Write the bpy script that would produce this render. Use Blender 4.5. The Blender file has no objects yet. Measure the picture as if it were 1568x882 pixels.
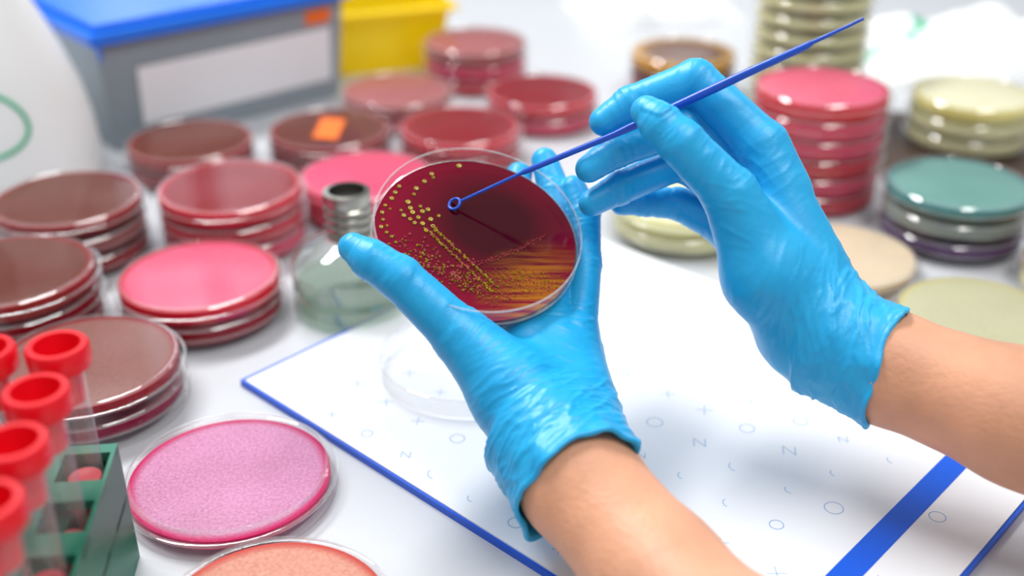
import bpy, math, random
import numpy as np
from mathutils import Vector, Matrix, noise
random.seed(7)
Z0=0.9; S=0.01
sc=bpy.context.scene
sc.view_settings.view_transform='Standard'
R=math.radians

# ---------------- helpers ----------------
def lin(c):
    return tuple(((x/255)/12.92 if x/255<=0.04045 else ((x/255+0.055)/1.055)**2.4) for x in c)+(1,)
def newmat(name):
    m=bpy.data.materials.new(name); m.use_nodes=True
    nt=m.node_tree; nt.nodes.clear()
    o=nt.nodes.new('ShaderNodeOutputMaterial'); return m,nt,o
def pmat(name,col,rough=0.4,var=0.06,scale=40,bump=0.0,bscale=200,sss=0,coat=0,spec=0.5,metal=0,trans=0,ssr=(1,.3,.2),tl=0,bd=.001):
    m,nt,o=newmat(name); N=nt.nodes; L=nt.links
    p=N.new('ShaderNodeBsdfPrincipled')
    tc=N.new('ShaderNodeTexCoord'); nz=N.new('ShaderNodeTexNoise'); nz.inputs['Scale'].default_value=scale; nz.inputs['Detail'].default_value=5
    L.new(tc.outputs['Object'],nz.inputs['Vector'])
    mx=N.new('ShaderNodeMix'); mx.data_type='RGBA'
    c=lin(col)
    mx.inputs[6].default_value=tuple(max(0,x*(1-var*2)) for x in c[:3])+(1,)
    mx.inputs[7].default_value=tuple(min(1,x*(1+var*2)) for x in c[:3])+(1,)
    L.new(nz.outputs[0],mx.inputs[0]); L.new(mx.outputs[2],p.inputs['Base Color'])
    p.inputs['Roughness'].default_value=rough; p.inputs['Metallic'].default_value=metal
    p.inputs['Specular IOR Level'].default_value=spec
    p.inputs['Coat Weight'].default_value=coat
    p.inputs['Transmission Weight'].default_value=trans
    if tl:
        t=N.new('ShaderNodeBsdfTranslucent'); L.new(mx.outputs[2],t.inputs[0])
        ms=N.new('ShaderNodeMixShader'); ms.inputs[0].default_value=tl
        L.new(p.outputs[0],ms.inputs[1]); L.new(t.outputs[0],ms.inputs[2]); L.new(ms.outputs[0],o.inputs[0])
    else: L.new(p.outputs[0],o.inputs[0])
    if sss:
        p.inputs['Subsurface Weight'].default_value=sss; p.inputs['Subsurface Scale'].default_value=0.004
        p.inputs['Subsurface Radius'].default_value=ssr
    if bump:
        n2=N.new('ShaderNodeTexNoise'); n2.inputs['Scale'].default_value=bscale; n2.inputs['Detail'].default_value=4
        L.new(tc.outputs['Object'],n2.inputs['Vector'])
        b=N.new('ShaderNodeBump'); b.inputs['Strength'].default_value=bump; b.inputs['Distance'].default_value=bd
        L.new(n2.outputs[0],b.inputs['Height']); L.new(b.outputs[0],p.inputs['Normal'])
    return m
def clearmat(name,tint=(1,1,1),haze=0.01,lo=0.025,hi=0.2,rough=0.03,hazecol=(.9,.9,.92)):
    m,nt,o=newmat(name); N=nt.nodes; L=nt.links
    t=N.new('ShaderNodeBsdfTransparent'); t.inputs[0].default_value=tint+(1,)
    g=N.new('ShaderNodeBsdfGlossy'); g.inputs['Roughness'].default_value=rough
    d=N.new('ShaderNodeBsdfDiffuse'); d.inputs[0].default_value=hazecol+(1,)
    lw=N.new('ShaderNodeLayerWeight'); lw.inputs[0].default_value=0.5
    pw=N.new('ShaderNodeMath'); pw.operation='POWER'; pw.inputs[1].default_value=3.5
    L.new(lw.outputs['Facing'],pw.inputs[0])
    ma=N.new('ShaderNodeMath'); ma.operation='MULTIPLY_ADD'; ma.inputs[1].default_value=hi; ma.inputs[2].default_value=lo
    L.new(pw.outputs[0],ma.inputs[0])
    nz=N.new('ShaderNodeTexNoise'); nz.inputs['Scale'].default_value=30
    hz=N.new('ShaderNodeMath'); hz.operation='MULTIPLY'; hz.inputs[1].default_value=haze*2
    L.new(nz.outputs[0],hz.inputs[0])
    m1=N.new('ShaderNodeMixShader'); L.new(hz.outputs[0],m1.inputs[0]); L.new(t.outputs[0],m1.inputs[1]); L.new(d.outputs[0],m1.inputs[2])
    m2=N.new('ShaderNodeMixShader'); L.new(ma.outputs[0],m2.inputs[0]); L.new(m1.outputs[0],m2.inputs[1]); L.new(g.outputs[0],m2.inputs[2])
    L.new(m2.outputs[0],o.inputs[0]); return m

class MB:
    """mesh builder, cm units"""
    def __init__(s): s.v=[]; s.f=[]; s.m=[]
    def add(s,v,f,mi=0):
        o=len(s.v); s.v+= [tuple(p) for p in v]; s.f+=[tuple(i+o for i in q) for q in f]; s.m+=[mi]*len(f)
    def lathe(s,prof,mi=0,seg=72,c=(0,0,0),sx=1,sy=1):
        v=[];f=[];rings=[]
        for r,z in prof:
            if r<1e-6: rings.append([len(v)]); v.append((c[0],c[1],c[2]+z))
            else:
                rings.append(list(range(len(v),len(v)+seg)))
                for k in range(seg):
                    a=2*math.pi*k/seg; v.append((c[0]+r*sx*math.cos(a),c[1]+r*sy*math.sin(a),c[2]+z))
        for A,B in zip(rings,rings[1:]):
            for k in range(seg):
                k2=(k+1)%seg
                if len(A)==1 and len(B)==1: continue
                if len(A)==1: f.append((A[0],B[k2],B[k]))
                elif len(B)==1: f.append((A[k],A[k2],B[0]))
                else: f.append((A[k],A[k2],B[k2],B[k]))
        s.add(v,f,mi)
    def box(s,lo,hi,mi=0,M=None):
        x0,y0,z0=lo;x1,y1,z1=hi
        v=[(x0,y0,z0),(x1,y0,z0),(x1,y1,z0),(x0,y1,z0),(x0,y0,z1),(x1,y0,z1),(x1,y1,z1),(x0,y1,z1)]
        if M: v=[tuple(M@Vector(p)) for p in v]
        s.add(v,[(0,3,2,1),(4,5,6,7),(0,1,5,4),(1,2,6,5),(2,3,7,6),(3,0,4,7)],mi)
    def tube(s,pts,rad,mi=0,seg=12,closed=False):
        pts=[Vector(p) for p in pts]; n=len(pts)
        if not hasattr(rad,'__len__'): rad=[rad]*n
        v=[];f=[]; prev=None
        for i,p in enumerate(pts):
            if closed: t=(pts[(i+1)%n]-pts[i-1])
            else: t=pts[min(i+1,n-1)]-pts[max(i-1,0)]
            t.normalize()
            if prev is None:
                a=Vector((0,0,1)) if abs(t.z)<.9 else Vector((1,0,0)); u=t.cross(a).normalized()
            else: u=(prev-t*prev.dot(t)).normalized()
            prev=u; w=t.cross(u)
            for k in range(seg):
                a=2*math.pi*k/seg; v.append(p+(u*math.cos(a)+w*math.sin(a))*rad[i])
        m=n if closed else n-1
        for i in range(m):
            for k in range(seg):
                k2=(k+1)%seg; j=(i+1)%n
                f.append((i*seg+k,i*seg+k2,j*seg+k2,j*seg+k))
        if not closed:
            f.append(tuple(range(seg))[::-1]); f.append(tuple((n-1)*seg+k for k in range(seg)))
        s.add(v,f,mi)
    def obj(s,name,mats,smooth=True,angle=35,parent=None,M=None,loc=None,rot=0):
        me=bpy.data.meshes.new(name); me.from_pydata([(x*S,y*S,z*S) for x,y,z in s.v],[],s.f)
        for m in mats: me.materials.append(m)
        me.polygons.foreach_set('material_index',s.m)
        me.update()
        if smooth:
            me.shade_smooth(); me.set_sharp_from_angle(angle=R(angle))
        o=bpy.data.objects.new(name,me); sc.collection.objects.link(o)
        if parent: o.parent=parent
        if M is not None: o.matrix_local=M
        if loc is not None: o.location=(loc[0]*S,loc[1]*S,loc[2]*S+(0 if parent else Z0)); o.rotation_euler=(0,0,rot)
        return o
def empty(name,M=None,loc=None):
    o=bpy.data.objects.new(name,None); sc.collection.objects.link(o); o.empty_display_size=.05
    if M is not None: o.matrix_world=M
    if loc is not None: o.location=loc
    return o

# ---------------- materials ----------------
M_bench=pmat('bench_laminate',(192,195,200),.35,.02,15,bump=.05,bscale=400)
M_clear=clearmat('clear_polystyrene')
M_clear2=clearmat('clear_polystyrene_rim',haze=.12,lo=.14,hi=.7)
A={}
def agar(n,col,rough=.25,tl=.4): A[n]=pmat('agar_'+n,col,rough,.05,60,spec=.1,tl=tl)
agar('blood',(175,2,32)); agar('red',(232,14,60)); agar('rose',(248,62,112)); agar('brown',(112,54,42)); agar('maroon',(130,6,24))
agar('hotpink',(244,96,138)); agar('dusty',(190,112,112))
agar('cream',(252,246,198)); agar('pale',(240,224,198)); agar('purple',(110,66,130)); agar('amber',(220,152,20)); agar('magenta',(170,6,74)); agar('liquid',(235,110,120)); agar('greyblue',(170,180,172))
def ring_agar(name,inner,outer,r0=.0385,r1=.0425,sp=1.0):
    m,nt,o=newmat(name); N=nt.nodes; L=nt.links
    p=N.new('ShaderNodeBsdfPrincipled'); p.inputs['Roughness'].default_value=.25; p.inputs['Specular IOR Level'].default_value=.1
    tc=N.new('ShaderNodeTexCoord'); mp=N.new('ShaderNodeMapping'); mp.inputs['Scale'].default_value=(1,1,0); L.new(tc.outputs['Object'],mp.inputs[0])
    le=N.new('ShaderNodeVectorMath'); le.operation='LENGTH'; L.new(mp.outputs[0],le.inputs[0])
    mr=N.new('ShaderNodeMapRange'); mr.inputs[1].default_value=r0; mr.inputs[2].default_value=r1; L.new(le.outputs['Value'],mr.inputs[0])
    vo=N.new('ShaderNodeTexNoise'); vo.inputs['Scale'].default_value=700; vo.inputs['Detail'].default_value=3; L.new(tc.outputs['Object'],vo.inputs[0])
    nb=N.new('ShaderNodeTexNoise'); nb.inputs['Scale'].default_value=35; L.new(tc.outputs['Object'],nb.inputs[0])
    m0=N.new('ShaderNodeMix'); m0.data_type='RGBA'; c=lin(inner); m0.inputs[6].default_value=tuple(x*(1-.32*sp) for x in c[:3])+(1,); m0.inputs[7].default_value=tuple(min(1,x*(1+.4*sp)) for x in c[:3])+(1,)
    vs=N.new('ShaderNodeMapRange'); vs.inputs[1].default_value=.3; vs.inputs[2].default_value=.7; L.new(vo.outputs[0],vs.inputs[0])
    ad=N.new('ShaderNodeMath'); ad.operation='MULTIPLY_ADD'; ad.inputs[1].default_value=.5; L.new(vs.outputs[0],ad.inputs[0]); 
    hb=N.new('ShaderNodeMath'); hb.operation='MULTIPLY'; hb.inputs[1].default_value=.5; L.new(nb.outputs[0],hb.inputs[0]); L.new(hb.outputs[0],ad.inputs[2])
    L.new(ad.outputs[0],m0.inputs[0])
    mx=N.new('ShaderNodeMix'); mx.data_type='RGBA'; L.new(mr.outputs[0],mx.inputs[0]); L.new(m0.outputs[2],mx.inputs[6]); mx.inputs[7].default_value=lin(outer)
    L.new(mx.outputs[2],p.inputs['Base Color'])
    t=N.new('ShaderNodeBsdfTranslucent'); L.new(mx.outputs[2],t.inputs[0]); ms=N.new('ShaderNodeMixShader'); ms.inputs[0].default_value=.35
    L.new(p.outputs[0],ms.inputs[1]); L.new(t.outputs[0],ms.inputs[2]); L.new(ms.outputs[0],o.inputs[0])
    bp=N.new('ShaderNodeBump'); bp.inputs['Strength'].default_value=.5*sp; bp.inputs['Distance'].default_value=.0006; L.new(vo.outputs[0],bp.inputs['Height']); L.new(bp.outputs[0],p.inputs['Normal'])
    return m
A['pink']=ring_agar('agar_pink',(242,156,194),(222,34,112),sp=1.3)
A['rosetop']=ring_agar('agar_rose_top',(246,108,142),(220,8,48),sp=.6)
A['bloodtop']=ring_agar('agar_blood_top',(150,0,22),(228,12,54),sp=.6)
A['browntop']=ring_agar('agar_brown_top',(118,58,44),(172,34,34),sp=.6)
A['greytop']=ring_agar('agar_grey_top',(158,108,100),(170,24,40),sp=.6)
A['peach']=ring_agar('agar_peach',(244,166,146),(228,92,80))
A['tealtop']=ring_agar('agar_teal_top',(122,174,166),(76,150,152),sp=.6)
A['ambertop']=ring_agar('agar_amber_top',(116,64,12),(230,170,12),.03,.042,.6)
A['creamtop']=ring_agar('agar_cream_top',(246,242,212),(238,226,140),sp=.4)
A['sagetop']=ring_agar('agar_sage_top',(210,208,174),(224,212,136),sp=.4)

# ---------------- room & bench ----------------
b=MB(); b.box((-140,-60,-4),(140,170,0)); 
for x in (-132,132):
    for y in (-52,162): b.box((x-3,y-3,-90),(x+3,y+3,-4))
bench=b.obj('lab_bench',[M_bench],smooth=False,loc=(0,0,0))
b=MB(); b.box((-400,-300,-6),(400,400,0)); b.obj('floor',[pmat('floor_vinyl',(170,172,175),.5,.05,5)],False,loc=(0,0,-90))
M_wall=pmat('wall_paint',(165,168,172),.8,.02,8); M_frame=pmat('window_frame',(225,225,225),.4,.02)
WX=[(-235,-165),(-95,-45),(20,70),(140,210)]; wz0,wz1=130,235  # wall openings for windows added for their reflections
b=MB(); b.box((-400,240,0),(400,250,wz0)); b.box((-400,240,wz1),(400,250,270))
xs=[-400]+[c for w in WX for c in w]+[400]
for i in range(0,len(xs),2): b.box((xs[i],240,wz0),(xs[i+1],250,wz1))
b.obj('wall_back',[M_wall],False,loc=(0,0,-90))
mg,nt,o_=newmat('window_daylight'); em=nt.nodes.new('ShaderNodeEmission'); em.inputs[1].default_value=2.8  # added glowing panes, out of view, giving dishes and gloves highlights
tc=nt.nodes.new('ShaderNodeTexCoord'); nz=nt.nodes.new('ShaderNodeTexNoise'); nz.inputs['Scale'].default_value=1.5; nt.links.new(tc.outputs['Object'],nz.inputs[0])
rp=nt.nodes.new('ShaderNodeMix'); rp.data_type='RGBA'; rp.inputs[6].default_value=(.75,.85,1,1); rp.inputs[7].default_value=(1,1,1,1); nt.links.new(nz.outputs[0],rp.inputs[0]); nt.links.new(rp.outputs[2],em.inputs[0]); nt.links.new(em.outputs[0],o_.inputs[0])
for k,(a,c) in enumerate(WX):
    b=MB(); b.box((a,246,wz0),(c,247,wz1),1)
    for z in (wz0,(wz0+wz1)/2-2.5,wz1-5): b.box((a,238.5,z),(c,245,z+5),0)
    for x in (a,(a+c)/2-2.5,c-5): b.box((x,239,wz0),(x+5,244.5,wz1),0)
    b.obj('window_%d'%(k+1),[M_frame,mg],False,loc=(0,0,-90))

# ---------------- petri dishes ----------------
M_sticker=pmat('orange_sticker',(240,110,20),.6,.02)
def dish_inv(b,z,ai,at=1.16,ab=.5):
    c=(0,0,z)
    b.lathe([(0,1.27),(4.14,1.27)],0,c=c)
    b.lathe([(4.14,1.27),(4.18,1.32),(4.26,1.32),(4.32,1.27),(4.38,1.2)],1,c=c)
    b.lathe([(4.38,1.2),(4.4,1.1),(4.4,.15)],0,c=c)
    b.lathe([(0,ab),(4.30,ab),(4.33,ab+.05),(4.34,at-.02),(4.30,at),(0,at)],ai,c=c)
    b.lathe([(0,.03),(4.5,.03)],0,c=c)
    b.lathe([(4.5,.03),(4.6,.07),(4.62,.15)],1,c=c)
    b.lathe([(4.62,.15),(4.62,.76)],0,c=c)
    b.lathe([(4.62,.76),(4.68,.78),(4.68,.86),(4.62,.89),(4.52,.88)],1,c=c)
def stack(x,y,cols,name=None,z=0,rot=0,sticker=False,ab=.28,at=1.16):
    b=MB(); names=[]
    for i,c in enumerate(reversed(cols)):
        if c not in names: names.append(c)
        dish_inv(b,i*1.3,3+names.index(c),at,ab)
    if sticker:
        t=len(cols)*1.3+.005; b.add([(-.9,-2.2,t),(.9,-2.6,t),(1.0,1.6,t),(-.8,2.0,t)],[(0,1,2,3)],2)
    return b.obj(name or ('petri_dish_stack' if len(cols)>1 else 'petri_dish'),[M_clear,M_clear2,M_sticker]+[A[c] for c in names],loc=(x,y,z),rot=rot)
stack(-12.3,40.2,['pink'],at=.85,ab=.4)
stack(-8.8,31.4,['peach'],at=.95,ab=.4)
stack(-20.6,47.2,['greytop','magenta'],ab=.6)
stack(-17.3,56.2,['rosetop','blood'],ab=.4)
stack(-26.8,54.2,['browntop','blood','blood'])
stack(-27.0,63.8,['browntop','dusty','blood'],ab=.4)
stack(-17.5,65.6,['bloodtop','red','rose'])
stack(-23,77.1,['browntop','blood'])
stack(-13.4,79.5,['browntop','blood'],sticker=True)
stack(-9.2,88.4,['dusty','rose'])
stack(-3.2,98,['dusty','rose','red'])
stack(2.4,88.2,['bloodtop','rose'])
stack(-3.85,80.1,['bloodtop','red'])
stack(-9.7,70.6,['hotpink','rose'])
stack(20.6,73.3,['rosetop','rose','rose','red','rose','red'],ab=.2)
stack(23.4,88.5,['cream']*10,ab=.6)
stack(14.5,94.7,['ambertop','maroon','rose'])
stack(34.5,82.2,['creamtop','cream','cream'],z=.5,ab=.4)
stack(27.9,66.1,['tealtop','greyblue','purple'],ab=.6)
stack(34.0,58.4,['amber','cream'])
stack(19.7,61.4,['pale'],ab=.8)
stack(25.4,54.0,['sagetop'],ab=.7)
stack(10.9,67,['cream','cream'],ab=.5)

# ---------------- writing board ----------------
M_white=pmat('white_sheet',(230,232,236),.45,.01,10)
M_blue=pmat('blue_plastic_edge',(4,88,214),.35,.04)
M_print=pmat('pale_blue_print',(140,172,212),.6,.02)
ang=R(-43.0)
b=MB(); Lb,Wb=32.8,25.2
b.box((0,0,0),(Lb,Wb,.35),1)
b.box((.28,.12,.35),(Lb-.15,Wb-.12,.42),0)
b.box((28.8,.12,.42),(29.9,Wb-.12,.432),1)
def stroke(p,q,w=.04,z=.425):
    p=Vector(p);q=Vector(q); d=(q-p).normalized(); n=Vector((-d.y,d.x))*w/2
    b.add([(p.x-n.x,p.y-n.y,z),(q.x-n.x,q.y-n.y,z),(q.x+n.x,q.y+n.y,z),(p.x+n.x,p.y+n.y,z)],[(0,1,2,3)],2)
for i in range(13):
    for j in range(10):
        cx=1.3+i*2.35+(j%2)*1.1; cy=1.3+j*2.45
        if cx>Lb-.8 or abs(cx-29.3)<1.1: continue
        cx+=random.uniform(-.2,.2); cy+=random.uniform(-.2,.2)
        kind=(0,2,3,0,1,2,0,3)[(i*3+j*5)%8]; s_=random.uniform(.28,.46); a=.72+random.uniform(-.15,.15)
        if kind==3: a+=2.4
        T=lambda x,y:(cx+s_*(x*math.cos(a)-y*math.sin(a)),cy+s_*(x*math.sin(a)+y*math.cos(a)))
        if kind==0: stroke(T(-1,0),T(1,0)); stroke(T(0,-1),T(0,1))
        elif kind==1: stroke(T(-.6,-.7),T(-.6,.7)); stroke(T(-.6,.7),T(.6,-.7)); stroke(T(.6,-.7),T(.6,.7))
        else:
            n=20; rng=range(n) if kind==2 else range(6)
            for q in rng:
                stroke(T(.9*math.cos(q*2*math.pi/n),.9*math.sin(q*2*math.pi/n)),T(.9*math.cos((q+1)*2*math.pi/n),.9*math.sin((q+1)*2*math.pi/n)))
board=b.obj('writing_board',[M_white,M_blue,M_print],False,loc=(-13.7,48.7,0),rot=ang)
b=MB()
b.lathe([(0,.05),(4.4,.05),(4.5,.1)],0);b.lathe([(4.5,.1),(4.5,1.0),(4.56,1.02),(4.56,1.07),(4.5,1.09)],1); b.obj('petri_dish_lid',[M_clear,M_clear2],loc=(-2.2,49.6,.43))

# ---------------- storage boxes, bottle ----------------
M_tubgrey=pmat('translucent_box_plastic',(140,152,160),.35,.10,8)
M_lid=pmat('blue_lid_plastic',(10,110,225),.3,.03)
M_label=pmat('paper_label',(236,236,240),.7,.01)
b=MB()
bl,bw,bh=21.3,15,8.8
def taper(b,l,w,z0,z1,inset,mi,close=True):
    v=[(inset,inset,z0),(l-inset,inset,z0),(l-inset,w-inset,z0),(inset,w-inset,z0),(0,0,z1),(l,0,z1),(l,w,z1),(0,w,z1)]
    f=[(0,3,2,1),(0,1,5,4),(1,2,6,5),(2,3,7,6),(3,0,4,7)]
    if close: f.append((4,5,6,7))
    b.add(v,f,mi)
taper(b,bl,bw,0,bh,.6,0)
b.box((-.5,-.5,bh-.4),(bl+.5,bw+.5,bh+.5),1)
b.box((.2,.2,bh+.5),(bl-.2,bw-.2,bh+1.0),1)
b.box((-.15,-.75,bh-1.4),(.1,-.4,bh+.3),1)
b.add([(2.9,.38,1.7),(19.9,.38,1.7),(19.9,.10,6.2),(2.9,.10,6.2)],[(0,1,2,3)],2)
b.add([(17.6,.06,6.7),(20.0,.06,6.7),(20.0,-.0,7.8),(17.6,-.0,7.8)],[(0,1,2,3)],3)
o=b.obj('storage_box',[M_tubgrey,M_lid,M_label,M_sticker],False,loc=(-29.8,80.2,0),rot=R(42))
mod=o.modifiers.new('bev','BEVEL'); mod.width=.003; mod.segments=3
M_yel=pmat('yellow_plastic',(250,216,5),.35,.03,tl=.25)
b=MB()
l_,w_,h_=11.5,9.5,6.0
taper(b,l_,w_,0,h_,1.0,0,False)
v=[(-.6,-.6,h_),(l_+.6,-.6,h_),(l_+.6,w_+.6,h_),(-.6,w_+.6,h_),(0,0,h_),(l_,0,h_),(l_,w_,h_),(0,w_,h_),
   (-.6,-.6,h_-.5),(l_+.6,-.6,h_-.5),(l_+.6,w_+.6,h_-.5),(-.6,w_+.6,h_-.5)]
b.add(v,[(0,1,5,4),(1,2,6,5),(2,3,7,6),(3,0,4,7),(8,9,1,0),(9,10,2,1),(10,11,3,2),(11,8,0,3)],0)
o=b.obj('yellow_tub',[M_yel],False,loc=(-16.2,98.2,0),rot=R(20)); 
mod=o.modifiers.new('bev','BEVEL'); mod.width=.004; mod.segments=3
M_hdpe=pmat('white_bottle_plastic',(238,240,240),.4,.01)
M_green=pmat('green_print',(20,170,125),.5,.02)
b=MB()
b.lathe([(0,0),(5.3,0),(5.6,.3),(5.65,2),(5.5,4),(5.0,6.5),(4.2,9),(3.2,11.4),(2.4,13.2),(1.8,14.3),(1.7,15.5),(2.0,15.5),(2.0,18),(1.2,18.4),(0,18.4)],0)
pr=[(0,5.65),(2,5.65),(4,5.5),(6.5,5.0),(9,4.2)]
def rr(z):
    for (z0,r0),(z1,r1) in zip(pr,pr[1:]):
        if z<=z1: return r0+(r1-r0)*(z-z0)/(z1-z0)
pts=[]
for t in range(40):
    a=t/39*2*math.pi; th=-1.66+.7*math.cos(a)*(1 if math.cos(a)>0 else 1.2); z=5.2+2.1*math.sin(a)*(1 if math.sin(a)<0 else 1.2)
    r=rr(z); pts.append((r*math.cos(th),r*math.sin(th),z))
b.tube(pts,.16,1,seg=8,closed=True)
b.obj('plastic_wash_bottle',[M_hdpe,M_green],loc=(-35.4,77.0,0))

# ---------------- alcohol burner ----------------
M_glass=clearmat('burner_glass',tint=(.9,.94,.92),haze=.04,lo=.14,hi=.9)
M_metal=pmat('burner_metal',(150,148,140),.25,.05,metal=1)
M_dark=pmat('burner_wick_hole',(20,16,14),.8,.05)
b=MB()
b.lathe([(0,.1),(3.2,.1),(3.4,.4),(3.4,1.3),(3.2,1.6),(3.35,1.9),(3.4,2.9),(3.2,3.3),(2.6,3.9),(1.9,4.2),(1.45,4.4),(1.4,4.8)],0,seg=16)
b.lathe([(0,1.9),(3.1,1.9),(3.1,.4),(0,.4)],3,seg=32)
b.lathe([(1.25,4.5),(1.3,4.8),(1.2,4.95),(1.32,5.1),(1.32,5.3),(1.2,5.45),(1.32,5.6),(1.32,5.8),(1.2,5.95),(1.32,6.1),(1.32,6.3),(1.22,6.4),(1.3,6.6),(1.3,7.15),(1.0,7.2),(.95,6.6)],1,seg=40)
b.lathe([(0,6.7),(.97,6.7)],2,seg=40)
b.obj('alcohol_burner',[M_glass,M_metal,M_dark,clearmat('burner_liquid',tint=(.72,.80,.72),haze=.06)],loc=(-8.95,57,0),angle=25)

# ---------------- tube rack ----------------
M_rackg=pmat('green_rack_plastic',(6,112,88),.4,.04)
M_cap=pmat('red_cap_plastic',(240,12,36),.35,.03,tl=.2)
M_tube=clearmat('tube_plastic',tint=(.97,.9,.9),haze=.08,lo=.05,hi=.4)
rack=empty('test_tube_rack'); rack.location=(-16.0*S,34.5*S,Z0); rack.rotation_euler=(0,0,R(6.5)); 
b=MB()
x0,x1,y0,y1=-4.4,1.0,-15.5,1.1
def plate(z,t):
    xs=[x0,-3.35,-1.65,-.85,.85,x1]
    for a_,b_ in ((xs[0],xs[1]),(xs[2],xs[3]),(xs[4],xs[5])): b.box((a_,y0,z),(b_,y1,z+t))
    edges=[y0]+[c for i in range(5) for c in (-11.6+2.9*i-.85,-11.6+2.9*i+.85)]+[y1]
    for i in range(0,len(edges),2):
        b.box((x0,edges[i],z+.001),(x1,edges[i+1],z+t-.001))
plate(5.2,.4); plate(3.0,.3); b.box((x0,y0,0),(x1,y1,.4))
b.box((x0,y0-.3,0),(x1,y0,5.6)); b.box((x0,y1,0),(x1,y1+.3,5.6))
b.box((x1-.25,y0,.4),(x1,y1,5.2))
ro=b.obj('rack_frame',[M_rackg],False,parent=rack,loc=(0,0,0))
for ci,cx in enumerate((0,-2.5)):
    for i in range(5):
        cy=-2.9*i
        b=MB()
        b.lathe([(0,0.5),(.35,.6),(.62,1.1),(.7,1.8),(.74,9.9)],0,seg=32)
        b.lathe([(0,8.6),(.62,8.6),(.7,9.7),(.78,10.0),(1.05,10.05),(1.1,10.15),(1.1,10.8),(1.02,10.92),(.82,10.92),(.74,10.2),(.5,9.4),(0,9.4)],1,seg=40)
        b.lathe([(0,.7),(.5,1.1),(.6,1.8),(.6,4.5+random.random()),(0,5)],2,seg=24)
        b.obj('test_tube_%d'%(ci*5+i+1),[M_tube,M_cap,A['liquid']],parent=rack,loc=(cx,cy,0))

# ---------------- white bags + dark slab ----------------
M_bag=pmat('white_film',(242,244,246),.4,.01)
def bag(name,cx,cy,lx,ly,h,rot,seed,green=True):
    b=MB(); n=60; v=[];f=[]
    for j in range(n+1):
        for i in range(n+1):
            x=(i/n*2-1);y=(j/n*2-1)
            e=max(0,(1-abs(x)**3))*max(0,(1-abs(y)**3))
            w=abs(noise.noise(Vector((x*2.2+seed,y*2.2,seed))))
            v.append((x*lx*(1+.08*noise.noise(Vector((y*2,seed,0)))),y*ly*(1+.1*noise.noise(Vector((x*2,seed,3)))),h*e**.6*(.65+.8*w)+.02))
    for j in range(n):
        for i in range(n):
            a=j*(n+1)+i; f.append((a,a+1,a+n+2,a+n+1))
    b.add(v,f,0)
    if green:
        for i in range(len(f)):
            j,ii=divmod(i,n); x=(ii/n*2-1)+.9;y=(j/n*2-1)-.1
            if .5<math.hypot(x,y*.7)<.58 and x>0: b.m[i]=1
    return b.obj(name,[M_bag,M_green],angle=80,loc=(cx,cy,0),rot=rot)
bag('white_plastic_bag',42,103,13,8,5,R(-5),3.1)
bag('white_plastic_bag',15,122,8,6,4,R(15),8.4,False)
b=MB(); b.box((0,0,0),(16,14,.45)); b.obj('dark_tray',[pmat('dark_brown_tray',(70,52,44),.5,.1)],False,loc=(26.5,75,0))  # thin dark brown slab under the cream stack

# ---------------- arm/hand frame: a tilted work frame at the held dish, cm units ----------------
TILT=R(62); FRAME=Matrix.Translation((0,42.9*S,8.68*S+Z0))@Matrix.Rotation(TILT,4,'X')

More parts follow.
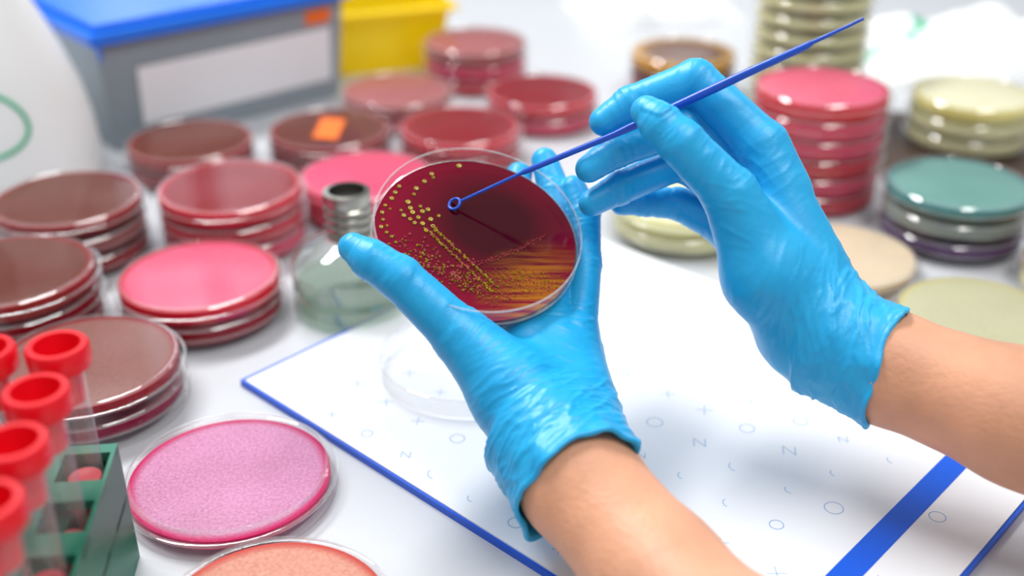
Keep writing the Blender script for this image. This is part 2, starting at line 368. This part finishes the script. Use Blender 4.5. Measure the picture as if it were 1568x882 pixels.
def seg_d(P,a,b,r1,r2):
    a=np.array(a,np.float32); b=np.array(b,np.float32); ba=b-a
    px,py,pz=P[0]-a[0],P[1]-a[1],P[2]-a[2]
    t=np.clip((px*ba[0]+py*ba[1]+pz*ba[2])/float(ba@ba),0,1)
    return np.sqrt((px-t*ba[0])**2+(py-t*ba[1])**2+(pz-t*ba[2])**2)-(r1+(r2-r1)*t)
def smin(a,b,k):
    h=np.clip(.5+.5*(b-a)/k,0,1); return b*(1-h)+a*h-k*h*(1-h)
def surface(F,lo,hi,h):
    ax=[np.arange(lo[i],hi[i],h,dtype=np.float32) for i in range(3)]
    G=np.meshgrid(*ax,indexing='ij',sparse=True)
    D=F([np.broadcast_to(g,(len(ax[0]),len(ax[1]),len(ax[2]))) for g in G])
    ins=D<0
    c=[ins[i:ins.shape[0]-1+i,j:ins.shape[1]-1+j,k:ins.shape[2]-1+k] for i in (0,1) for j in (0,1) for k in (0,1)]
    s=sum(x.astype(np.int8) for x in c); act=(s>0)&(s<8)
    I=np.argwhere(act); idx=-np.ones(act.shape,np.int64); idx[act]=np.arange(len(I))
    acc=np.zeros((len(I),3)); cnt=np.zeros(len(I))
    cor=[(i,j,k) for i in (0,1) for j in (0,1) for k in (0,1)]
    val={q:D[I[:,0]+q[0],I[:,1]+q[1],I[:,2]+q[2]] for q in cor}
    for p in cor:
        for d in range(3):
            if p[d]==0:
                q=list(p); q[d]=1; q=tuple(q)
                a=val[p]; bb=val[q]; m=(a<0)!=(bb<0)
                t=np.where(m,a/np.where(m,a-bb,1),0)
                pt=np.array(p,float)[None]+t[:,None]*(np.array(q)-np.array(p))[None]
                acc+=pt*m[:,None]; cnt+=m
    V=(I+acc/cnt[:,None])*h+np.array(lo)
    faces=[]
    for d in range(3):
        sl0=[slice(None)]*3; sl1=[slice(None)]*3; sl0[d]=slice(0,-1); sl1[d]=slice(1,None)
        a=ins[tuple(sl0)]; bb=ins[tuple(sl1)]
        E=np.argwhere(a!=bb)
        e1=(d+1)%3; e2=(d+2)%3
        E=E[(E[:,e1]>0)&(E[:,e2]>0)&(E[:,e1]<act.shape[e1])&(E[:,e2]<act.shape[e2])]
        def cell(o1,o2):
            Q=E.copy(); Q[:,e1]+=o1; Q[:,e2]+=o2; return idx[Q[:,0],Q[:,1],Q[:,2]]
        q=np.stack([cell(-1,-1),cell(0,-1),cell(0,0),cell(-1,0)],1)
        fl=~a[E[:,0],E[:,1],E[:,2]]
        q[fl]=q[fl][:,::-1]
        faces.append(q)
    Fc=np.concatenate(faces); Fc=Fc[(Fc>=0).all(1)]
    def grad(V):
        g=np.zeros_like(V); e=.02
        for i in range(3):
            Vp=V.copy();Vp[:,i]+=e;Vm=V.copy();Vm[:,i]-=e
            g[:,i]=(F([Vp[:,0],Vp[:,1],Vp[:,2]])-F([Vm[:,0],Vm[:,1],Vm[:,2]]))/(2*e)
        return g
    for _ in range(2):
        g=grad(V); d=F([V[:,0],V[:,1],V[:,2]]); gl=np.maximum((g*g).sum(1),.3)
        V=V-np.clip(d/gl,-h*.6,h*.6)[:,None]*g
    g=grad(V); n=g/np.maximum(np.linalg.norm(g,axis=1),1e-6)[:,None]
    return V,Fc,n
def mesh_from(name,V,Fc,mat,parent):
    me=bpy.data.meshes.new(name); me.from_pydata((V*S).tolist(),[],Fc.tolist()); me.materials.append(mat); me.update(); me.shade_smooth()
    o=bpy.data.objects.new(name,me); sc.collection.objects.link(o); o.parent=parent; return o

def glove_sdf(h):
    C=np.array(h['C'],float); ax=np.array(h['E'],float)-C; ax/=np.linalg.norm(ax)
    e1=np.cross(ax,[0,0,1.]); e1/=np.linalg.norm(e1); e2=np.cross(ax,e1)
    Rc=h['Rc']
    def F(P):
        d=None
        for a,b_,r1,r2 in h['palm']:
            q=seg_d(P,a,b_,r1,r2); d=q if d is None else smin(d,q,h.get('kp',.7))
        out=d
        res=None
        for pts,rad in h['fingers']:
            fd=None
            for i in range(len(pts)-1):
                q=seg_d(P,pts[i],pts[i+1],rad[i],rad[i+1]); fd=q if fd is None else smin(fd,q,.18)
            g=smin(out,fd,.45); res=g if res is None else smin(res,g,.06)
        x,y,z=P[0]-C[0],P[1]-C[1],P[2]-C[2]
        s=x*ax[0]+y*ax[1]+z*ax[2]; a1=x*e1[0]+y*e1[1]+z*e1[2]; a2=x*e2[0]+y*e2[1]+z*e2[2]
        ph=np.arctan2(a2,a1); rho=np.sqrt(a1*a1+a2*a2)
        ramp=np.clip((s+2.6)/2.6,0,1.3); ramp=ramp*ramp
        Rs=Rc*(1-.10*(1-np.clip(ramp,0,1)))+ramp*(.10*np.sin(3*ph+1+h['ps'])+.08*np.sin(7*ph+s*1.5)+.05*np.sin(12*ph-s*2))
        s0=.16*np.sin(2*ph+h['ps'])+.10*np.sin(5*ph+2)+h.get('flap',0)*np.exp(-((np.mod(ph-h['fph']+np.pi,2*np.pi)-np.pi)/.35)**2)
        sl=np.maximum(np.maximum(rho-Rs,s-s0),-3.0-s)*.85
        res=smin(res,sl,.5)
        res=np.maximum(res,s-s0)
        cav=np.maximum(rho-(Rs-.16),-1.2-s)*.85
        res=np.maximum(res,-cav)
        bead=np.sqrt((rho-Rs+.02)**2+(s-s0)**2)-.12
        return np.minimum(res,bead)
    return F,C,ax
def ridge(p,dirs,f,g,seed,sh):
    s=p.dot(dirs); q=p-dirs*s
    v=dirs*(s*f)+q*g+Vector((seed,seed*1.7,-seed))
    nz=noise.noise(v)+.35*noise.noise(v*2.1)
    return max(0,1-abs(nz)*sh)
def wrinkle(V,n,h,C,ax):
    out=V.copy(); foc=[]
    for q,r,a,d in h['wr']: foc.append((Vector(q),r,a,Vector(d).normalized(),2.0,.4))
    for pts,rad in h['fingers']:
        for j in range(1,len(pts)-1):
            d=(Vector(pts[j+1])-Vector(pts[j-1])).normalized(); foc.append((Vector(pts[j]),1.0,.06,d,3.0,.5))
    axv=Vector(ax); nail=h.get('nail')
    for i in range(len(V)):
        p=Vector(V[i]); s=(p-Vector(C)).dot(axv)
        t=0
        w=.075*math.exp(-((s+1.5)/1.8)**2)
        if s>.35: w=0
        if w>.002:
            dd=(axv+h['tw']).normalized()
            t+=w*(ridge(p,dd,1.5,.42,3.1,3.2)**1.5-.35)+w*.5*(ridge(p,axv,2.6,.9,9.4,3)-.4)
        for q,r,a,d,f1,f2 in foc:
            d2=(p-q).length_squared
            if d2<r*r*5:
                ww=a*math.exp(-d2/(r*r))
                t+=ww*(ridge(p,d,f1,f2,q.x,3.2)**1.4-.35)
        t+=.012*noise.noise(p*.9)
        if nail:
            for (c,u_,v_,la,lb) in nail:
                d=p-c
                if d.length<1.2 and Vector(n[i]).dot(u_.cross(v_))>.2:
                    e=(abs(d.dot(u_))/la)**4+(abs(d.dot(v_))/lb)**4
                    if e<1.3: t+=.06*min(1,max(0,(1.3-e)/.5))
        if t: out[i]=V[i]+n[i]*t
    return out

M_glove,nt,o_=newmat('nitrile_glove'); N=nt.nodes; L=nt.links
p=N.new('ShaderNodeBsdfPrincipled'); L.new(p.outputs[0],o_.inputs[0])
tc=N.new('ShaderNodeTexCoord'); nz=N.new('ShaderNodeTexNoise'); nz.inputs['Scale'].default_value=60; L.new(tc.outputs['Object'],nz.inputs['Vector'])
mx=N.new('ShaderNodeMix'); mx.data_type='RGBA'; mx.inputs[6].default_value=lin((8,154,216)); mx.inputs[7].default_value=lin((34,178,232)); L.new(nz.outputs[0],mx.inputs[0]); L.new(mx.outputs[2],p.inputs['Base Color'])
p.inputs['Roughness'].default_value=.4; p.inputs['Specular IOR Level'].default_value=.5
n2=N.new('ShaderNodeTexNoise'); n2.inputs['Scale'].default_value=110; n2.inputs['Detail'].default_value=3; n2.inputs['Distortion'].default_value=.8; L.new(tc.outputs['Object'],n2.inputs['Vector'])
n3=N.new('ShaderNodeTexNoise'); n3.inputs['Scale'].default_value=1400; L.new(tc.outputs['Object'],n3.inputs['Vector'])
ad=N.new('ShaderNodeMath'); ad.operation='MULTIPLY_ADD'; ad.inputs[1].default_value=.25; L.new(n3.outputs[0],ad.inputs[0]); L.new(n2.outputs[0],ad.inputs[2])
bp=N.new('ShaderNodeBump'); bp.inputs['Strength'].default_value=.15; bp.inputs['Distance'].default_value=.0015; L.new(ad.outputs[0],bp.inputs['Height']); L.new(bp.outputs[0],p.inputs['Normal'])
M_skin=pmat('forearm_skin',(216,158,126),.45,.2,28,bump=.35,bscale=420,sss=.08,spec=.4,ssr=(1,.35,.2))

def build_arm(name,h,lo,hi):
    root=empty(name,M=FRAME)
    F,C,ax=glove_sdf(h)
    V,Fc,n=surface(F,lo,hi,.08)
    V=wrinkle(V,n,h,C,ax)
    mesh_from('nitrile_glove',V,Fc,M_glove,root)
    fa=h['arm']
    def G(P):
        d=None
        for i in range(len(fa)-1):
            q=seg_d(P,fa[i][0],fa[i+1][0],fa[i][1],fa[i+1][1]); d=q if d is None else smin(d,q,.8)
        return d
    pts=np.array([q[0] for q in fa]); mr=max(q[1] for q in fa)+.4
    V,Fc,n=surface(G,pts.min(0)-mr,pts.max(0)+mr,.16)
    mesh_from('forearm',V,Fc,M_skin,root)
    return root

lh=dict(
 palm=[((-1.92,-2.11,1.7),(.16,-4.34,2.2),1.2,1.75),
       ((.16,-4.34,2.2),(1.77,-6.23,3.0),1.75,2.0),
       ((.45,-1.79,-.2),(1.48,-5.78,2.4),1.0,1.6),
       ((1.71,-1.79,-.4),(2.13,-6.02,2.6),1.0,1.7),
       ((2.63,-2.35,-.4),(2.79,-6.02,2.6),.95,1.6),
       ((2.90,-3.32,-.2),(3.15,-6.23,3.0),.95,1.5),
       ((1.77,-6.22,3.1),(2.56,-7.46,4.2),2.3,2.45)],
 fingers=[
  ([(.16,-3.95,2.0),(-2.10,-1.92,1.9),(-4.55,.40,2.0),(-5.75,1.15,1.85),(-6.54,1.67,1.6)],[1.5,1.1,.93,.84,.62]),
  ([(.44,-2.19,.2),(.45,-1.38,-.5),(-.18,1.64,-2.7),(.03,3.88,-4.0),(.34,5.29,-4.9)],[1.0,.95,.85,.76,.62]),
  ([(1.69,-2.19,0),(1.80,-1.52,-.6),(2.01,1.95,-3.0),(1.99,4.34,-4.1),(1.52,5.94,-4.7)],[1.0,.95,.87,.78,.62]),
  ([(2.67,-2.75,0),(2.76,-1.80,-.6),(3.18,1.05,-2.4),(3.26,3.29,-3.2),(2.81,4.57,-3.7)],[.98,.92,.82,.74,.6]),
  ([(2.89,-3.58,0),(3.08,-2.80,-.8),(2.99,-.41,-3.2),(2.52,1.23,-3.9),(1.99,2.14,-4.2)],[.9,.85,.76,.68,.55])],
 C=(2.58,-7.44,4.3),E=(5.30,-10.38,7.4),Rc=2.78,ps=0.4,flap=.9,fph=3.3,tw=Vector((.5,-.1,0)),
 wr=[((-2.08,-1.55,2.6),1.2,.045,(1,-.8,0)),((-.10,-3.58,3.6),1.8,.05,(.6,-1,.2)),((1.98,-4.14,3),1.8,.05,(.1,-1,.2)),((3.19,-1.07,.5),1.2,.045,(0,1,0)),((1.5,-2.6,1.2),1.2,.045,(.3,1,0))],
 arm=[((1.72,-6.22,3.1),2.0),((2.58,-7.44,4.3),2.28),((5.30,-10.38,7.4),2.35),((7.40,-12.38,11.2),2.75),((9.43,-13.96,16),3.2)])
rh=dict(
 palm=[((10.47,5.91,.5),(13.19,-1.06,1.1),1.0,1.7),
       ((10.59,5.04,-.7),(12.92,-1.34,.6),1.0,1.6),
       ((10.28,3.93,-1.9),(12.48,-1.63,.2),.95,1.6),
       ((9.69,2.81,-2.6),(11.92,-1.77,.2),.9,1.6),
       ((8.86,3.74,2.2),(10.46,.56,1.8),1.05,1.75),
       ((10.46,.56,1.8),(12.73,-1.73,1.3),1.75,2.1),
       ((12.73,-1.73,1.3),(15.04,-3.11,2.1),2.25,2.25)],
 fingers=[
  ([(10.33,1.10,1.8),(8.85,3.77,2.5),(6.84,5.79,2.75),(6.01,6.61,2.5),(5.47,7.17,2.15)],[1.4,1.08,.95,.86,.66]),
  ([(11.41,4.14,.6),(10.58,5.98,.4),(7.79,8.79,.1),(5.05,7.84,-.2),(3.90,7.11,-.2)],[1.1,1.08,.92,.78,.62]),
  ([(11.14,3.97,-.6),(10.33,5.25,-.8),(7.41,6.99,-.5),(4.50,5.90,-.3),(3.29,5.10,-.2)],[1.0,.98,.84,.74,.6]),
  ([(10.79,3.18,-1.6),(10.01,4.08,-2.0),(7.45,5.57,-1.9),(4.73,4.39,-1.3),(3.46,3.69,-1.0)],[.95,.92,.8,.72,.58]),
  ([(10.63,2.06,-2.2),(9.43,2.82,-2.8),(7.58,3.82,-3.2),(5.93,3.92,-3.0),(4.94,3.82,-2.8)],[.9,.85,.74,.66,.54])],
 C=(15.06,-3.16,2.2),E=(19.90,-5.05,4.2),Rc=2.5,ps=2.0,flap=.25,fph=1.0,tw=Vector((.1,.45,0)),
 wr=[((7.66,4.69,3.3),1.0,.045,(1,-.6,0)),((8.66,2.86,3.5),1.4,.045,(.3,1,0)),((10.44,-.49,3.6),2.0,.05,(1,-.3,0)),((11.47,-2.03,3.6),1.8,.05,(1,.1,0)),((10.95,4.88,1.4),1.3,.03,(.6,-1,0)),((9.6,4.9,1.6),1.1,.04,(1,.8,0))],
 arm=[((13.11,-1.92,1.4),1.95),((15.06,-3.16,2.2),2.2),((19.90,-5.05,4.2),2.6),((24.56,-6.87,6.3),3.1),((28.68,-8.33,8),3.5)])
tn=Vector((-1.37,1.38,-.6)).normalized()
nv=Vector((0.25,.35,.9)); nv=(nv-tn*nv.dot(tn)).normalized()
rh['nail']=[(Vector((5.70,6.94,2.4))+nv*.6,tn,nv.cross(tn),.52,.42)]
build_arm('gloved_left_arm',lh,(-9,-11,-6.5),(8,7.5,8))
build_arm('gloved_right_arm',rh,(1.5,-7.5,-5),(18.5,10.5,6.5))

# ---------------- held dish ----------------
n=Vector((.186,.59,.785)).normalized(); ex=Vector((.973,0,-.2306)); ex=(ex-n*ex.dot(n)).normalized(); ey=n.cross(ex)
Md=Matrix.Identity(4)
for i in range(3): Md[i][0]=ex[i];Md[i][1]=ey[i];Md[i][2]=n[i]
Md.translation=Vector((-1.40*S,2.66*S,0))
held=empty('petri_dish_with_colonies',M=FRAME@Md)
m,nt,o_=newmat('blood_agar_held'); N=nt.nodes; L=nt.links
p=N.new('ShaderNodeBsdfPrincipled'); L.new(p.outputs[0],o_.inputs[0]); p.inputs['Roughness'].default_value=.08; p.inputs['Specular IOR Level'].default_value=.3
tc=N.new('ShaderNodeTexCoord')
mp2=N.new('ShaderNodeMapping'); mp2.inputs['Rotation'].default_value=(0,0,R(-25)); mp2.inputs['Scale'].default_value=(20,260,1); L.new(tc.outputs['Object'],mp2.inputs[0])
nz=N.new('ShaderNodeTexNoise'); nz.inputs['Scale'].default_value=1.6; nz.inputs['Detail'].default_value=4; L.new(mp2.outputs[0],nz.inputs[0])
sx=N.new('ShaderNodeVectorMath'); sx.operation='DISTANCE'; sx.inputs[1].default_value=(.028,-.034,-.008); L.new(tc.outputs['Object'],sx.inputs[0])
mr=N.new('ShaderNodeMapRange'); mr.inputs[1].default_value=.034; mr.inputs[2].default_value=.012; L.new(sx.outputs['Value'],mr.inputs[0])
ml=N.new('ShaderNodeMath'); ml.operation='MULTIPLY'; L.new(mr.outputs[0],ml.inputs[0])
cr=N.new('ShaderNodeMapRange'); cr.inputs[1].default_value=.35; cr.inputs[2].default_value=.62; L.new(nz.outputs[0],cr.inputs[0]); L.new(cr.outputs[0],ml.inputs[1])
s2=N.new('ShaderNodeVectorMath'); s2.operation='DISTANCE'; s2.inputs[1].default_value=(.008,.008,-.008); L.new(tc.outputs['Object'],s2.inputs[0])
m2=N.new('ShaderNodeMapRange'); m2.inputs[1].default_value=.016; m2.inputs[2].default_value=.044; L.new(s2.outputs['Value'],m2.inputs[0])
mb=N.new('ShaderNodeMix'); mb.data_type='RGBA'; mb.inputs[6].default_value=lin((56,0,12)); mb.inputs[7].default_value=lin((120,0,36)); L.new(m2.outputs[0],mb.inputs[0])
mx=N.new('ShaderNodeMix'); mx.data_type='RGBA'; L.new(mb.outputs[2],mx.inputs[6]); mx.inputs[7].default_value=lin((160,98,10)); L.new(ml.outputs[0],mx.inputs[0])  # gold streaks: growth, with the lower-right reflection painted into the colour
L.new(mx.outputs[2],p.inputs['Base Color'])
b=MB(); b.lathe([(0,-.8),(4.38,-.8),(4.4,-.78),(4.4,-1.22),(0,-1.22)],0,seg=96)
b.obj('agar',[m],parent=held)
b=MB(); b.lathe([(0,-1.26),(4.38,-1.26),(4.46,-1.2),(4.46,-.05)],0,seg=96)
b.lathe([(4.42,-.05),(4.42,.0),(4.52,.0),(4.52,-.05),(4.42,-.05)],1,seg=96)
b.lathe([(4.46,-.95),(4.54,-.93),(4.54,-.85),(4.46,-.83)],1,seg=96)
b.obj('dish_shell',[clearmat('held_dish_plastic',haze=.02,lo=.05,hi=.5),M_clear2],parent=held)
M_col=pmat('colony_gold',(166,142,24),.12,.4,500,coat=.6); M_colp=pmat('colony_pale',(190,84,96),.2,.2,300)
b=MB()
def colony(x,y,r,mi=0):
    if math.hypot(x,y)>4.25: return
    b.lathe([(r*.98,-.80),(r,-.76),(r*.8,-.735),(r*.55,-.745),(r*.3,-.775),(0,-.78)],mi,seg=12,c=(x,y,0))
for x,y,r in [(-.29,4.10,.12),(-1.58,3.56,.10),(-1.54,3.36,.07),(-1.95,3.12,.10),(-2.35,2.70,.11),(-2.49,2.36,.08),(-2.78,1.91,.12),(-2.71,1.57,.11),(-3.03,1.15,.10),
  (-3.1,2.8,.09),(-3.3,2.45,.10),(-3.48,2.1,.10),(-3.8,1.7,.08),(-3.95,1.3,.09),(-3.6,1.5,.06),(-3.95,.9,.08),(-4.05,.5,.09),(-3.85,.2,.08),(-3.65,-.02,.08),(-3.5,-.33,.07),(-3.8,-.43,.06),(-3.8,.57,.06),
  (-2.63,1.33,.11),(-2.2,1.39,.11),(-1.95,1.5,.10),(-2.41,1.05,.10),(-1.88,.95,.11),(-2.26,.71,.11),(-1.82,.57,.10),(-2.14,.33,.09),(-2.6,.74,.09),(-1.51,1.15,.08),(-2.27,1.67,.08),(-1.74,.33,.08),(-2.77,.95,.09),(-3.13,1.43,.07)]:
    colony(x,y,r)
random.seed(3)
U=random.uniform
for i in range(80):
    t=i/79
    for o2 in (-.17,.16):
        colony(-2.05+2.52*t+o2*.8+U(-.05,.05),.57-3.37*t+o2*.6+U(-.05,.05),U(.03,.06),0 if random.random()<.7 else 1)
for i in range(240):
    t=random.random(); colony(-3.41+2.88*t+random.gauss(0,.38),-.57-1.89*t+random.gauss(0,.38),U(.02,.055),0 if random.random()<.45 else 1)
for i in range(110):
    t=i/109; colony(-.99+4.01*t+U(-.06,.06),-1.67+.9*t+.83*t*t+U(-.1,.1),U(.015,.035),1)
for k in range(10):
    for i in range(30):
        t=(i/29)**1.4; colony(-1.41+.18*k+t*(2.5+.2*k),-2.2-.15*k+t*(.48+.10*k)+U(-.07,.07)+(.09 if i%2 else -.09),U(.015,.038),1 if random.random()<.35 else 0)
b.obj('bacterial_colonies',[M_col,M_colp],parent=held,angle=80)

# ---------------- inoculating loop ----------------
M_loop=pmat('loop_blue_plastic',(16,76,190),.3,.03)
loop=MB()
lp=[(-2.51,3.68,-1.30),(-.96,4.35,-.85),(.34,4.91,-.47),(.53,4.99,-.41),(4.27,6.43,.73),(4.85,6.68,.91),(8.41,8.22,2.05),(9.16,8.55,2.30),(11.71,9.63,3.17),(11.97,9.77,3.27),(13.24,10.31,3.71),(13.75,10.55,3.90)]
c=Vector(lp[0]); d=(Vector(lp[2])-c).normalized()
up=n.cross(d).normalized()
loop.tube([tuple(c+ (d*math.cos(a)+up*math.sin(a))*.27) for a in [2*math.pi*k/32 for k in range(32)]],.065,seg=10,closed=True)
pl=[c+d*.27]+lp[1:]
loop.tube(pl,[.06,.07,.075,.12,.14,.17,.19,.18,.15,.085,.07,.065],seg=10)
loop.obj('inoculating_loop',[M_loop],M=FRAME,angle=50)

# ---------------- light ----------------
w=bpy.data.worlds.new('w'); sc.world=w; w.use_nodes=True
bg=w.node_tree.nodes['Background']; bg.inputs[0].default_value=(.95,.98,1,1); bg.inputs[1].default_value=.5
def area(loc,size,sy,en,target,col=(1,1,1)):
    l=bpy.data.lights.new('ceiling_panel_light','AREA'); l.shape='RECTANGLE'; l.size=size; l.size_y=sy; l.energy=en; l.color=col
    o=bpy.data.objects.new('ceiling_panel_light',l); sc.collection.objects.link(o); o.location=loc
    o.rotation_euler=(Vector(target)-Vector(loc)).to_track_quat('-Z','Y').to_euler()
area((-.7,1.2,2.5),1.2,.3,37,(0,.6,.9))
area((.6,.2,2.5),1.2,.3,16,(0,.6,.9),(1,.98,.95))
cam=bpy.data.cameras.new('camera'); co=bpy.data.objects.new('camera',cam); sc.collection.objects.link(co)
co.location=(0,0,.315+Z0); co.rotation_euler=(TILT,0,0)
cam.lens=36*1786/1600; cam.sensor_width=36; cam.clip_start=.01
cam.dof.use_dof=True; cam.dof.focus_distance=.478; cam.dof.aperture_fstop=3.6
sc.camera=co
